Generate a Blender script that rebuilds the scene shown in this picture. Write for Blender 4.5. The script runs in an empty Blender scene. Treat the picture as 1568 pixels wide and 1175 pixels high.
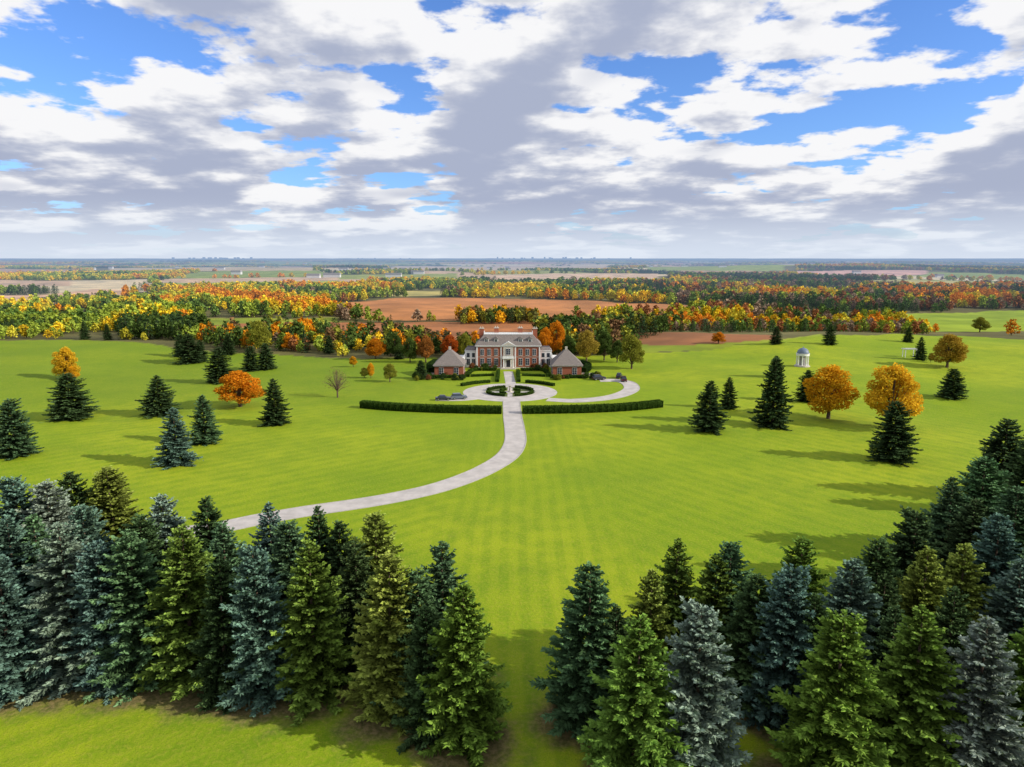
import bpy, math, random
import numpy as np
from mathutils import Vector
scene=bpy.context.scene
rad=math.radians
# ------------------------------------------------------------------ survey
H=41.0; F=1060.0; P=rad(10.3); cp,sp=math.cos(P),math.sin(P)
def sstep(a,b,x):
    t=np.clip((x-a)/(b-a),0,1); return t*t*(3-2*t)
def hash2(ix,iy,s):
    n=np.sin(ix*127.1+iy*311.7+s*74.7)*43758.5453
    return n-np.floor(n)
def vnoise(x,y,s=0):
    x=np.asarray(x,float); y=np.asarray(y,float)
    ix=np.floor(x); iy=np.floor(y); fx=x-ix; fy=y-iy
    fx=fx*fx*(3-2*fx); fy=fy*fy*(3-2*fy)
    a=hash2(ix,iy,s); b=hash2(ix+1,iy,s); c=hash2(ix,iy+1,s); d=hash2(ix+1,iy+1,s)
    return (a*(1-fx)+b*fx)*(1-fy)+(c*(1-fx)+d*fx)*fy
def fbm(x,y,s=0,o=4):
    v=0;a=.5;t=0
    for i in range(o):
        v=v+a*vnoise(x*2**i,y*2**i,s+i*3.1); t+=a; a*=.5
    return v/t
def terr(x,y):
    x=np.asarray(x,float); y=np.asarray(y,float)
    z=-8*sstep(335,500,y)
    z=z+3.6*np.exp(-((x-150)/70)**2-((y-330)/55)**2)
    z=z-2.0*np.exp(-((x+120)/60)**2-((y-300)/50)**2)
    m=sstep(45,90,np.abs(x))*sstep(110,170,y)
    z=z+m*3.6*(fbm(x/60,y/60,5,2)-.5)
    r=np.hypot(x,y)
    z=z+sstep(1000,2300,r)*46*(fbm(x/1500,y/1500,9,3)-.58)
    z=z+sstep(1500,2600,r)*16*np.exp(-((x-1300)/700)**2-((y-3000)/500)**2)
    return z
def tz(x,y): return float(terr(x,y))
def raydir(u,v):
    a=(u-784)/F; b=(587.5-v)/F
    return (a, cp+b*sp, -sp+b*cp)
def gp(u,v):
    d=raydir(u,v); t=H/-d[2]
    for i in range(40):
        z=tz(d[0]*t,d[1]*t); t+=0.6*((H-z)/-d[2]-t)
    return (d[0]*t,d[1]*t)
def toppt(u,v,h):
    d=raydir(u,v); t=(H-h)/-d[2]
    return (d[0]*t,d[1]*t)
def hgt(y,v):
    k=(587.5-v)/F
    return H+y*(k*cp-sp)/(cp+k*sp)
# ------------------------------------------------------------------ nodes
def newmat(name):
    m=bpy.data.materials.new(name); m.use_nodes=True
    m.node_tree.nodes.clear(); return m,m.node_tree
class NT:
    def __init__(s,nt): s.nt=nt; s.n=nt.nodes; s.l=nt.links
    def new(s,t,**k):
        n=s.n.new(t)
        for a,b in k.items(): setattr(n,a,b)
        return n
    def put(s,inp,v):
        if hasattr(v,'is_output'): s.l.new(v,inp)
        elif v is not None: inp.default_value=v
    def math(s,op,a,b=None,c=None,clamp=False):
        n=s.new('ShaderNodeMath',operation=op); n.use_clamp=clamp
        s.put(n.inputs[0],a)
        if b is not None: s.put(n.inputs[1],b)
        if c is not None: s.put(n.inputs[2],c)
        return n.outputs[0]
    def ss(s,v,a,b,o0=0.,o1=1.):
        n=s.new('ShaderNodeMapRange',interpolation_type='SMOOTHSTEP')
        s.put(n.inputs[0],v); n.inputs[1].default_value=a; n.inputs[2].default_value=b
        n.inputs[3].default_value=o0; n.inputs[4].default_value=o1
        return n.outputs[0]
    def mix(s,f,a,b,mode='MIX'):
        n=s.new('ShaderNodeMix',data_type='RGBA',blend_type=mode)
        s.put(n.inputs[0],f)
        for i,v in ((6,a),(7,b)):
            if isinstance(v,(tuple,list)) and len(v)==3: v=(*v,1)
            s.put(n.inputs[i],v)
        return n.outputs[2]
    def noise(s,vec,scale,detail=3,rough=.5,dims='3D'):
        n=s.new('ShaderNodeTexNoise',noise_dimensions=dims); s.put(n.inputs['Vector'],vec)
        n.inputs['Scale'].default_value=scale; n.inputs['Detail'].default_value=detail
        n.inputs['Roughness'].default_value=rough
        return n.outputs[0]
    def comb(s,x,y,z):
        n=s.new('ShaderNodeCombineXYZ')
        for i,v in enumerate((x,y,z)): s.put(n.inputs[i],v)
        return n.outputs[0]
    def sep(s,v):
        n=s.new('ShaderNodeSeparateXYZ'); s.put(n.inputs[0],v); return n.outputs
    def out(s,sh): 
        o=s.new('ShaderNodeOutputMaterial'); s.l.new(sh,o.inputs[0])
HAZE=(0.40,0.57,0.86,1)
def haze(t,sh,m):  # aerial haze painted into the material: pale blue emission grows with distance
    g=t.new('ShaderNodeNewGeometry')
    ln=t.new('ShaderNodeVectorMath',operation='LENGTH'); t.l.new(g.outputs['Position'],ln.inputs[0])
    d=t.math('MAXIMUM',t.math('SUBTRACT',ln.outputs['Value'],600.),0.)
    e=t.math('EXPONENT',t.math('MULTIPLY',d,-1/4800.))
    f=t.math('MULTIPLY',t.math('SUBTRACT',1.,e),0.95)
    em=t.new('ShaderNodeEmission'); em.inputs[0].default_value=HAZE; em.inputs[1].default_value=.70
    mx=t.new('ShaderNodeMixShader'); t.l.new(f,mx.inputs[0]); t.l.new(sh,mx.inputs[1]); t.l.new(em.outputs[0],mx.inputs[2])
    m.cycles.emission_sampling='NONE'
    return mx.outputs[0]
def simple(name,col,rough=.7,nscale=None,namp=.25,spec=.3,metal=0.,bump=0.):
    m,nt=newmat(name); t=NT(nt)
    b=t.new('ShaderNodeBsdfPrincipled'); b.inputs['Roughness'].default_value=rough
    b.inputs['Specular IOR Level'].default_value=spec; b.inputs['Metallic'].default_value=metal
    if nscale:
        tc=t.new('ShaderNodeTexCoord')
        n=t.noise(tc.outputs['Object'],nscale,5,.6)
        c=t.mix(t.ss(n,.3,.7),tuple(x*(1-namp) for x in col),tuple(min(1,x*(1+namp)) for x in col))
        t.l.new(c,b.inputs['Base Color'])
        if bump:
            bp=t.new('ShaderNodeBump'); bp.inputs['Strength'].default_value=bump; bp.inputs['Distance'].default_value=.05
            t.l.new(n,bp.inputs['Height']); t.l.new(bp.outputs[0],b.inputs['Normal'])
    else: b.inputs['Base Color'].default_value=(*col,1)
    t.out(b.outputs[0]); return m
def foliage(name,mode,dark=.3,transl=.25,hz=False):
    """mode OBJ: tint from object colour, INST: tint from instancer attribute"""
    m,nt=newmat(name); t=NT(nt)
    at=t.new('ShaderNodeAttribute'); at.attribute_name='v'
    if mode=='OBJ':
        oi=t.new('ShaderNodeObjectInfo'); tint=oi.outputs['Color']
    else:
        a=t.new('ShaderNodeAttribute'); a.attribute_name='tint'; a.attribute_type='INSTANCER'; tint=a.outputs['Color']
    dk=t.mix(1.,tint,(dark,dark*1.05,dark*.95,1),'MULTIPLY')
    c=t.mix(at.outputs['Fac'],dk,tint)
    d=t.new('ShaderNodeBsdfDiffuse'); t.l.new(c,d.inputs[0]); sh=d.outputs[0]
    if transl:
        tr=t.new('ShaderNodeBsdfTranslucent'); t.l.new(c,tr.inputs[0])
        mx=t.new('ShaderNodeMixShader'); mx.inputs[0].default_value=transl
        t.l.new(d.outputs[0],mx.inputs[1]); t.l.new(tr.outputs[0],mx.inputs[2]); sh=mx.outputs[0]
    if hz: sh=haze(t,sh,m)
    t.out(sh); return m
# ------------------------------------------------------------------ mesh helpers
def quadmesh(name,quads,vals,extra=None,mats=()):
    """quads (N,4,3); vals (N,); extra=(verts,faces) gets material 1"""
    q=np.asarray(quads,dtype=np.float32); N=len(q)
    V=q.reshape(-1,3); loops=np.arange(4*N); starts=np.arange(N)*4
    mi=np.zeros(N,int)
    vv=np.repeat(vals,4)
    if extra and len(extra[0]):
        ev=np.asarray(extra[0],dtype=np.float32); ef=np.asarray(extra[1],int)
        loops=np.concatenate([loops,(ef+len(V)).ravel()])
        starts=np.concatenate([starts,4*N+np.arange(len(ef))*4]); mi=np.concatenate([mi,np.ones(len(ef),int)])
        V=np.concatenate([V,ev]); vv=np.concatenate([vv,np.zeros(len(ev))])
    me=bpy.data.meshes.new(name)
    me.vertices.add(len(V)); me.vertices.foreach_set('co',V.ravel())
    me.loops.add(len(loops)); me.loops.foreach_set('vertex_index',loops.astype(np.int32))
    me.polygons.add(len(starts)); me.polygons.foreach_set('loop_start',starts.astype(np.int32))
    me.polygons.foreach_set('material_index',mi.astype(np.int32))
    for m in mats: me.materials.append(m)
    a=me.attributes.new('v','FLOAT','POINT'); a.data.foreach_set('value',vv.astype(np.float32))
    me.update(calc_edges=True); me.validate()
    return me
def obj(name,me,loc=(0,0,0),rot=0,scale=(1,1,1),parent=None,color=None):
    o=bpy.data.objects.new(name,me); scene.collection.objects.link(o)
    o.location=loc; o.rotation_euler=(0,0,rot); o.scale=scale
    if parent: o.parent=parent
    if color: o.color=(*color,1)
    return o
def empty(name,loc=(0,0,0),rot=0):
    o=bpy.data.objects.new(name,None); scene.collection.objects.link(o); o.location=loc; o.rotation_euler=(0,0,rot); return o
def nrm(a): return a/np.maximum(np.linalg.norm(a,axis=-1,keepdims=True),1e-9)
def rhombs(P0,D,L,W,roll):
    D=nrm(D); up=np.tile(np.array([0,0,1.]),(len(D),1))
    s=np.cross(D,up); bad=np.linalg.norm(s,axis=1)<.05; s[bad]=np.array([1.,0,0]); s=nrm(s)
    n=np.cross(s,D)
    side=s*np.cos(roll)[:,None]+n*np.sin(roll)[:,None]
    L=L[:,None]; W=W[:,None]
    return np.stack([P0,P0+D*L*.45+side*W,P0+D*L,P0+D*L*.45-side*W],axis=1)
def tube(ev,ef,a,b,r0,r1,n=6):
    a=np.array(a,float); b=np.array(b,float); d=b-a; d/=max(np.linalg.norm(d),1e-6)
    s=np.cross(d,[0,0,1.]); 
    if np.linalg.norm(s)<.1: s=np.cross(d,[0,1.,0])
    s/=np.linalg.norm(s); t=np.cross(d,s); k=len(ev)
    for c,r in ((a,r0),(b,r1)):
        for i in range(n):
            w=2*math.pi*i/n; ev.append(c+r*(s*math.cos(w)+t*math.sin(w)))
    for i in range(n):
        j=(i+1)%n; ef.append((k+i,k+j,k+n+j,k+n+i))
BARK=simple('bark',(.11,.075,.05),.9,3,.4)
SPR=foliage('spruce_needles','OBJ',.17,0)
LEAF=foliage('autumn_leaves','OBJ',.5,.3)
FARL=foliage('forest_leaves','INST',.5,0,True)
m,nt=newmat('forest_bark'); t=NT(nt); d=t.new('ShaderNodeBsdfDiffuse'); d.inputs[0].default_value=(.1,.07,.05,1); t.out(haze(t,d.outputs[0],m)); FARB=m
def spruce(name,h,R,seed,dens=1.0,mats=None,power=.82):
    rg=np.random.default_rng(seed); P0=[];D=[];L=[];W=[];V=[]
    z=.2
    ph=rg.uniform(0,6.28,4)
    while z<h*.985:
        t=z/h; prof=R*(1-t)**power*(.80+.20*min(1,t/.18))+.10
        nb=int((5+prof*1.9)*dens)
        off=rg.uniform(0,6.28)
        for b in range(nb):
            phi=off+b*6.283/nb+rg.normal(0,.25)
            Lb=prof*rg.uniform(.64,1.18)*(1+.14*math.sin(3*phi+ph[0]+z*.9)+.12*math.sin(5*phi-z*1.7+ph[1]))
            e=-.06+.75*t**1.5+rg.normal(0,.12)
            n=max(3,int(Lb/.145*dens)); s=np.linspace(.25,1,n)
            hd=np.array([math.cos(phi),math.sin(phi),0.]); sd=np.array([-hd[1],hd[0],0.])
            zz=z+rg.normal(0,.14)+Lb*(s*e-.38*s*s+.30*s**4)
            pos=hd*(s*Lb)[:,None]; pos[:,2]=zz
            bl=rg.uniform(.55,1.2)
            for sg in (-1,1,0):
                k=n
                ang=rg.normal(.85,.25,k)*sg if sg else rg.normal(0,.3,k)
                dr=hd*np.cos(ang)[:,None]+sd*np.sin(ang)[:,None]
                dr[:,2]=(rg.normal(-.08,.25,k) if sg else rg.normal(.45,.3,k))+.25*t
                lt=(.22+.17*Lb*(1.05-s)+.06*Lb)*rg.uniform(.7,1.25,k)
                if sg==0: lt=lt*.7
                val=np.clip((.05+1.0*s**2.4)*bl*rg.uniform(.7,1.15,k)+(.16*s if sg==0 else 0),0,1)  # pale new growth at tips; contrast also paints lit tips and inner shade
                for rr in ((0.,1.4) if sg else (0.8,)):
                    P0.append(pos); D.append(dr); L.append(lt); W.append(np.full(k,.085)*rg.uniform(.8,1.5,k)+.016*lt)
                    V.append(val)
        z+=.44*rg.uniform(.75,1.25)*(1-.4*t)/dens
    k=26; zz=rg.uniform(h*.95,h,k); a=rg.uniform(0,6.28,k)
    P0.append(np.stack([0*a,0*a,zz],1)); D.append(np.stack([np.cos(a),np.sin(a),rg.uniform(.6,2.5,k)],1)); L.append(rg.uniform(.15,.4,k)); W.append(np.full(k,.05)); V.append(np.full(k,.9))
    P0=np.concatenate(P0);D=np.concatenate(D);L=np.concatenate(L);W=np.concatenate(W);V=np.concatenate(V)
    q=rhombs(P0,D,L,W,rg.uniform(-.6,.6,len(P0))+np.where(rg.random(len(P0))<.6,0,1.3))
    ev=[];ef=[]; tube(ev,ef,(0,0,-.3),(0,0,h*.5),R*.06+.05,R*.035,8); tube(ev,ef,(0,0,h*.5),(0,0,h*.99),R*.035,.02,8)
    return quadmesh(name,q,V,(ev,ef),mats or (SPR,BARK))
def decid(name,h,R,seed,nl,ls,mats=None,base=.13,nlobe=18,bare=False):
    rg=np.random.default_rng(seed); ev=[];ef=[]
    tr=h*.021
    tube(ev,ef,(0,0,-.3*h/12),(0,0,h*base*1.4),tr*1.4,tr,7)
    lobes=[]
    for i in range(nlobe):
        a=i*2.4+rg.normal(0,.3); f=(i+.5)/nlobe
        zz=h*(base+.12+(.90-base-.12)*f); pr=R*math.sin(math.pi*min(.97,(.25+.68*f)))**.8
        rr=pr*.66*rg.uniform(.55,1.12) if i<nlobe-2 else pr*.2
        lr=R*rg.uniform(.28,.44)*(1-.25*f)
        lobes.append((np.array([rr*math.cos(a),rr*math.sin(a),zz]),lr))
        c=lobes[-1][0]; mid=np.array([c[0]*.45,c[1]*.45,h*base+(c[2]-h*base)*.55])
        st=np.array([0,0,h*base*(.9+.5*f)])
        tube(ev,ef,st,mid,tr*.55,tr*.35,5); tube(ev,ef,mid,c,tr*.35,tr*.12,5)
        if bare:
            for j in range(14):
                dd=rg.normal(0,1,3); dd/=np.linalg.norm(dd); dd[2]=abs(dd[2])*.8+.1
                s0=mid+(c-mid)*rg.uniform(.2,1); tube(ev,ef,s0,s0+dd*lr*rg.uniform(.8,1.6),tr*.14,tr*.03,3)
    tube(ev,ef,(0,0,h*base),(0,0,h*.8),tr,tr*.25,6)
    C=np.array([l[0] for l in lobes]); LR=np.array([l[1] for l in lobes])
    idx=rg.choice(len(lobes),nl,p=LR**2/np.sum(LR**2))
    dd=nrm(rg.normal(0,1,(nl,3))); f=rg.uniform(.35,1.1,nl)**.6
    pos=C[idx]+dd*(LR[idx]*f)[:,None]*np.array([1,1,.85])
    D=nrm(rg.normal(0,1,(nl,3))+dd*.4)
    V=np.clip(.22+.5*f*rg.uniform(.6,1.2,nl)+.2*dd[:,2]+rg.uniform(-.1,.2,nl)+np.array(rg.uniform(-.2,.2,len(lobes)))[idx],0,1)  # light painted into leaf tint: brighter outward and on lobe tops
    L=np.full(nl,ls)*rg.uniform(.6,1.4,nl)
    q=rhombs(pos,D,L,L*.42,rg.uniform(0,6.28,nl))
    return quadmesh(name,q,V,(ev,ef),mats or (LEAF,BARK))
# ------------------------------------------------------------------ tree placement lists
random.seed(4); rng=np.random.default_rng(11)
BL=(.20,.33,.24); SI=(.34,.44,.33); GR=(.24,.37,.06); YG=(.36,.43,.08); DG=(.12,.20,.07); BG=(.17,.30,.13)
fg=[ # top pixel, height, radius, tint
(95,802,16.0,4.5,SI),(10,792,15.5,4.2,BL),(-60,800,16,4.3,BL),(-95,740,16,4.3,BG),(18,732,15.5,4,BL),(70,737,15,4,SI),(105,724,14,3.8,DG),(165,716,14.5,4.2,YG),(128,775,15,3.8,BL),
(197,818,15.2,3.7,BG),(248,757,14.5,3.8,SI),(275,803,16.2,4.1,GR),(315,762,14.5,3.6,DG),(340,800,14,3.4,BG),(410,772,14.6,3.4,BL),(395,838,15,3.4,BL),
(470,828,15.4,3.7,GR),(487,776,14.2,3.2,DG),(440,800,13.5,3.2,BG),(570,786,14.6,3.5,YG),(592,851,15.0,3.6,YG),(545,830,13.6,3,DG),(675,830,14.2,3.2,BG),(706,892,14.6,3.7,GR),(640,870,13.5,3.0,BG),
(905,866,14.8,3.6,BG),(980,946,14.2,3.7,GR),(1000,872,13.6,2.7,YG),(1036,826,14.2,3.3,GR),(1075,927,14.6,3.3,SI),(1117,830,14.2,3.2,BG),(1098,852,13,3,GR),
(1212,872,14.6,3.4,BL),(1228,826,14,3.2,GR),(1160,880,13,3,DG),(1290,937,14.8,3.9,GR),(1300,856,15,4.0,BL),(1355,880,13.5,3.2,DG),(1418,837,14.6,3.5,YG),(1420,932,14.6,3.8,GR),(1478,832,14.4,3.4,YG),(1516,946,14.8,3.5,SI),
(1462,732,14.6,4.0,BG),(1405,782,14.3,3.8,DG),(1512,702,14.2,4.0,BG),(1545,642,14,4.2,DG),(1560,745,15,4,BG),(1535,790,14.6,3.8,BL),(1590,662,14,4.4,DG),(1600,830,15,3.8,BG),(1610,930,15,3.8,GR),(1640,720,14.5,4,DG),(1490,765,13.5,3.6,DG),(1570,860,14,3.5,BL),(1350,830,13.5,3.3,DG),(1650,800,15,4,BL),
(50,790,15,3.6,BG),(215,790,14,3.4,DG),(150,830,14.5,3.2,BL),(515,800,12.5,2.8,DG),(330,860,13.5,2.8,DG),(655,930,12,2.6,DG),(1250,910,12.5,2.8,DG),(1370,930,12.5,2.8,DG),(1465,900,13,2.8,DG),(950,930,11.5,2.6,DG),(-10,850,14,3.4,BL)]
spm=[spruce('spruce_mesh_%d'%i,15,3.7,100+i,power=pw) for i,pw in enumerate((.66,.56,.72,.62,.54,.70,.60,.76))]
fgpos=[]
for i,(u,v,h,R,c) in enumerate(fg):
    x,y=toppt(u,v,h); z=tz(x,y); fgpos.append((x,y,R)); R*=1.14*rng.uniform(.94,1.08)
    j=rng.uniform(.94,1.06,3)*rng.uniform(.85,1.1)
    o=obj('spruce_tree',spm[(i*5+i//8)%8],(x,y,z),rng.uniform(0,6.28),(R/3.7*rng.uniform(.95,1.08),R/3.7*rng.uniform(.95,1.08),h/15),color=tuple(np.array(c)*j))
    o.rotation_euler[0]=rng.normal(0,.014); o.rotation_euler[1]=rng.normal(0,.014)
mid=[(110,572,643,66,DG),(25,612,700,62,BG),(245,575,637,56,DG),(272,625,713,60,BL),(315,605,681,48,BG),(422,580,652,44,DG),(292,512,558,44,DG),(337,533,588,44,DG),(385,530,570,28,DG),(408,526,568,30,DG),
(130,490,522,16,DG),(165,496,523,14,DG),(1085,583,662,56,DG),(1115,578,628,28,DG),(1182,548,655,56,DG),(1235,567,617,34,DG),(1365,615,707,66,DG),(1457,565,612,40,DG),(1390,500,526,16,DG),(1408,516,553,20,DG),
(1270,496,530,22,DG),(1188,500,529,20,DG),(278,512,548,26,DG),(612,530,552,18,DG),(1187,545,580,22,DG),(645,552,582,20,DG),(350,512,545,24,DG),(505,514,543,18,DG),(308,520,556,24,DG)]
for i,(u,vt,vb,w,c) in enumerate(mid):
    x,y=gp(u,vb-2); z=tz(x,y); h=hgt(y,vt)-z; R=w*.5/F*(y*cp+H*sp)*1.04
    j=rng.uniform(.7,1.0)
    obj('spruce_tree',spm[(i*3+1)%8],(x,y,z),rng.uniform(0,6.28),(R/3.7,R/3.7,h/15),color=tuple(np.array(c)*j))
OR=(.72,.27,.015); YO=(.80,.42,.02); RD=(.55,.12,.02); OL=(.30,.30,.04); DGR=(.09,.14,.03); BR=(.27,.15,.07); YE=(.85,.52,.03)
dec=[(103,530,582,42,YE),(368,567,624,76,OR),(1268,555,642,82,YO),(1362,555,655,88,YE),(1450,510,564,56,(.50,.32,.04)),(967,512,566,42,OL),(898,503,556,38,(.45,.33,.05)),(852,490,548,36,OR),
(690,512,550,34,RD),(652,513,556,30,(.45,.18,.04)),(575,516,551,34,OR),(541,545,563,15,YO),(568,555,580,14,YO),(597,556,586,24,OL),(558,562,580,14,OL),(442,515,538,22,OR),(1100,508,527,24,OR),(1500,485,510,26,OL),(398,488,540,40,OL),(1425,540,556,10,OL),(870,512,552,26,DGR),(945,520,556,26,DGR),(628,515,556,26,DGR),(112,560,585,20,YO),
(835,500,550,30,OR),(925,506,553,30,DGR),(712,508,548,26,OL),(605,508,550,28,DGR)]
dcm=[decid('deciduous_mesh_%d'%i,12,4.6,40+i,9000,.34) for i in range(4)]
for i,(u,vt,vb,w,c) in enumerate(dec):
    x,y=gp(u,vb-1); z=tz(x,y); h=hgt(y,vt)-z; R=w*.5/F*(y*cp+H*sp)*1.05
    obj('maple_tree',dcm[i%4],(x,y,z),rng.uniform(0,6.28),(R/4.6,R/4.6,h/12),color=tuple(np.array(c)*rng.uniform(.9,1.1)))
x,y=gp(517,609); bm_=decid('bare_tree_mesh',9,5,77,500,.2,bare=True,base=.2,nlobe=20)
obj('bare_tree',bm_,(x,y,tz(x,y)),0,(1,1,(hgt(y,562))/9),color=(.3,.16,.1))
# ------------------------------------------------------------------ ground
lawn_edge_px=[(-500,524),(-200,524),(0,522),(150,522),(240,529),(330,540),(450,546),(560,550),(700,549),(850,547),(930,546),(960,538),(1010,541),(1100,531),(1180,523),(1250,515),(1350,512),(1460,514),(1568,520),(1800,522),(2200,522)]
le=np.array([gp(*p) for p in lawn_edge_px]); le_th=np.degrees(np.arctan2(le[:,0],le[:,1])); le_r=np.hypot(le[:,0],le[:,1])
def lawn_r(x,y):
    th=np.degrees(np.arctan2(x,y)); return np.interp(th,le_th,le_r)+(fbm(x/25,y/25,3,3)-.5)*14
def inpoly(x,y,poly):
    ins=np.zeros(x.shape,bool); n=len(poly)
    for i in range(n):
        x1,y1=poly[i]; x2,y2=poly[(i+1)%n]
        c=((y1>y)!=(y2>y))
        if y1!=y2: ins^= c&(x<(x2-x1)*(y-y1)/(y2-y1)+x1)
    return ins
fields=[((.46,.20,.075),[(505,466),(620,456),(760,457),(900,460),(1060,468),(1062,485),(960,480),(830,487),(700,492),(560,489),(510,480)]),
((.36,.15,.06),[(290,503),(400,492),(540,492),(720,495),(840,490),(960,498),(1000,512),(900,524),(760,524),(560,522),(300,515)]),
((.26,.32,.04),[(300,488),(505,487),(535,493),(300,501)]),
((.55,.36,.24),[(-400,457),(60,452),(140,443),(190,445),(190,456),(80,464),(-100,478),(-400,482)]),
((.45,.32,.22),[(-300,431),(110,430),(110,438),(-300,440)]),
((.32,.14,.06),[(950,512),(1060,509),(1180,513),(1200,519),(1060,526),(960,528)]),
((.26,.32,.03),[(960,526),(1060,524),(1200,518),(1260,511),(1260,520),(1100,534),(960,540)]),
((.26,.35,.03),[(1385,480),(1568,475),(1900,475),(1900,503),(1568,508),(1390,508)]),
((.42,.36,.12),[(560,447),(760,444),(760,451),(560,455)]),
((.55,.40,.28),[(760,422),(1010,419),(1010,428),(760,430)]),
((.26,.32,.06),[(1060,444),(1300,441),(1300,449),(1060,452)]),
((.55,.33,.27),[(1220,417),(1420,414),(1420,421),(1220,424)]),
((.50,.38,.26),[(600,408),(930,407),(930,412.5),(600,414)]),
((.45,.36,.22),[(170,411),(480,409),(480,415),(170,418)]),
((.24,.30,.07),[(990,409),(1200,408),(1200,414),(990,416)]),
((.30,.36,.08),[(250,433),(520,430),(520,438),(250,441)]),
((.40,.36,.14),[(1330,430),(1700,428),(1700,436),(1330,438)]),
((.26,.30,.08),[(520,421),(700,419),(700,426),(520,428)])]
fields=[(c,[gp(*p) for p in pl]) for c,pl in fields]
def zone(x,y):
    zid=np.full(x.shape,-1)
    wx=x+(fbm(x/60,y/60,21,2)-.5)*14; wy=y+(fbm(x/60,y/60,22,2)-.5)*20
    for i,(c,pl) in enumerate(fields): zid[inpoly(wx,wy,pl)&(zid<0)]=i
    return zid
def patch(x,y):
    """farm patchwork beyond the near fields: returns id-hash and forest mask"""
    a=rad(24); X=x*math.cos(a)+y*math.sin(a); Y=-x*math.sin(a)+y*math.cos(a)
    sc=np.where(np.hypot(x,y)>5000,1.7,1.)
    cx=np.floor(X/(380*sc)+.3*fbm(Y/500,X/900,31,1)); cy=np.floor(Y/(600*sc)+.3*fbm(X/500,Y/900,32,1))
    hsh=hash2(cx,cy,7); wood=fbm(x/650,y/650,44,3)
    forest=(hsh<.16)|(wood>.59)
    fx=(X/(380*sc)+.3*fbm(Y/500,X/900,31,1))%1; fy=(Y/(600*sc)+.3*fbm(X/500,Y/900,32,1))%1
    hedge=((np.minimum(fx,1-fx)<.022)|(np.minimum(fy,1-fy)<.015))
    return hsh,forest,hedge,hash2(cx,cy,13)
nr=760; rr=6*np.exp(np.arange(nr)*math.log(48000/6)/(nr-1))
th=np.concatenate([np.arange(-180,-54,4.),np.arange(-54,54.01,.27),np.arange(58,180,4.)]); nt_=len(th)
TH,RR=np.meshgrid(np.radians(th),rr); X=(RR*np.sin(TH)).ravel(); Y=(RR*np.cos(TH)).ravel(); Z=terr(X,Y)
r_=np.hypot(X,Y)
col=np.zeros((len(X),4)); col[:,3]=1
hs,fo,he,h2=patch(X,Y)
pal=np.array([(.22,.28,.07),(.50,.36,.24),(.18,.25,.05),(.38,.25,.15),(.55,.46,.30),(.26,.28,.09),(.42,.19,.11)])
pc=pal[(h2*7).astype(int)%7]
fc=np.array([.13,.12,.045])*(.6+.8*fbm(X/40,Y/40,3,3))[:,None]
near=r_<1150
c3=np.where((fo|near)[:,None],fc,pc)
zid=zone(X,Y)
for i,(c,pl) in enumerate(fields):
    mk=zid==i; c3[mk]=np.array(c)*(.8+.4*fbm(X[mk]/30,Y[mk]/30,8,3))[:,None]
col[:,:3]=c3
lawn=((r_<lawn_r(X,Y))|(r_<120)).astype(float)
lit=np.zeros(len(X)); mk=np.where(r_<190)[0]
for (x,y,R) in fgpos:
    d2=(X[mk]-x)**2+(Y[mk]-y)**2; lit[mk]=np.maximum(lit[mk],np.exp(-d2/(R*1.2)**2))
V=np.stack([X,Y,Z],1); V=np.concatenate([V,[[0,0,0]]])
idx=np.arange(nr*nt_).reshape(nr,nt_)
a=idx[:-1,:]; b=np.roll(idx,-1,axis=1)[:-1,:]; c=np.roll(idx,-1,axis=1)[1:,:]; d=idx[1:,:]
Fq=np.stack([a,d,c,b],-1).reshape(-1,4)
me=bpy.data.meshes.new('ground'); me.vertices.add(len(V)); me.vertices.foreach_set('co',V.astype(np.float32).ravel())
tri=np.stack([np.full(nt_,len(V)-1),idx[0],np.roll(idx[0],-1)],-1)
loops=np.concatenate([Fq.ravel(),tri.ravel()]); st=np.concatenate([np.arange(len(Fq))*4,len(Fq)*4+np.arange(nt_)*3])
me.loops.add(len(loops)); me.loops.foreach_set('vertex_index',loops.astype(np.int32))
me.polygons.add(len(st)); me.polygons.foreach_set('loop_start',st.astype(np.int32))
me.update(calc_edges=True); me.validate()
me.polygons.foreach_set('use_smooth',np.ones(len(me.polygons),bool))
col=np.concatenate([col,[[.1,.15,.03,1]]])
at=me.attributes.new('col','FLOAT_COLOR','POINT'); at.data.foreach_set('color',col.astype(np.float32).ravel())
at=me.attributes.new('lawn','FLOAT','POINT'); at.data.foreach_set('value',np.append(lawn,1).astype(np.float32))
at=me.attributes.new('litter','FLOAT','POINT'); at.data.foreach_set('value',np.append(lit,0).astype(np.float32))
m,nt=newmat('ground'); t=NT(nt)
g=t.new('ShaderNodeNewGeometry'); pos=g.outputs['Position']; px=t.sep(pos)
def stripes(ang,width,sharp=.6):
    a=rad(ang); s=t.math('ADD',t.math('MULTIPLY',px[0],math.cos(a)/width),t.math('MULTIPLY',px[1],math.sin(a)/width))
    s=t.math('ADD',s,t.math('ADD',t.math('MULTIPLY',n1,2.),t.math('MULTIPLY',n2,.35)))
    return t.ss(t.math('SINE',t.math('MULTIPLY',s,math.pi)),-sharp,sharp)
n1=t.noise(pos,.018,3); n2=t.noise(pos,.25,4,.6); n3=t.noise(pos,2.2,4,.65); n4=t.noise(pos,9.,3,.6); n5=t.noise(pos,.045,3,.6)
g1=t.mix(t.ss(n1,.35,.65),(.235,.335,.010),(.37,.425,.016))
g1=t.mix(t.math('MULTIPLY',t.ss(n2,.35,.7),.45),g1,(.18,.29,.010))
g1=t.mix(t.ss(n5,.42,.68,0.,.5),g1,(.15,.255,.012))
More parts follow.
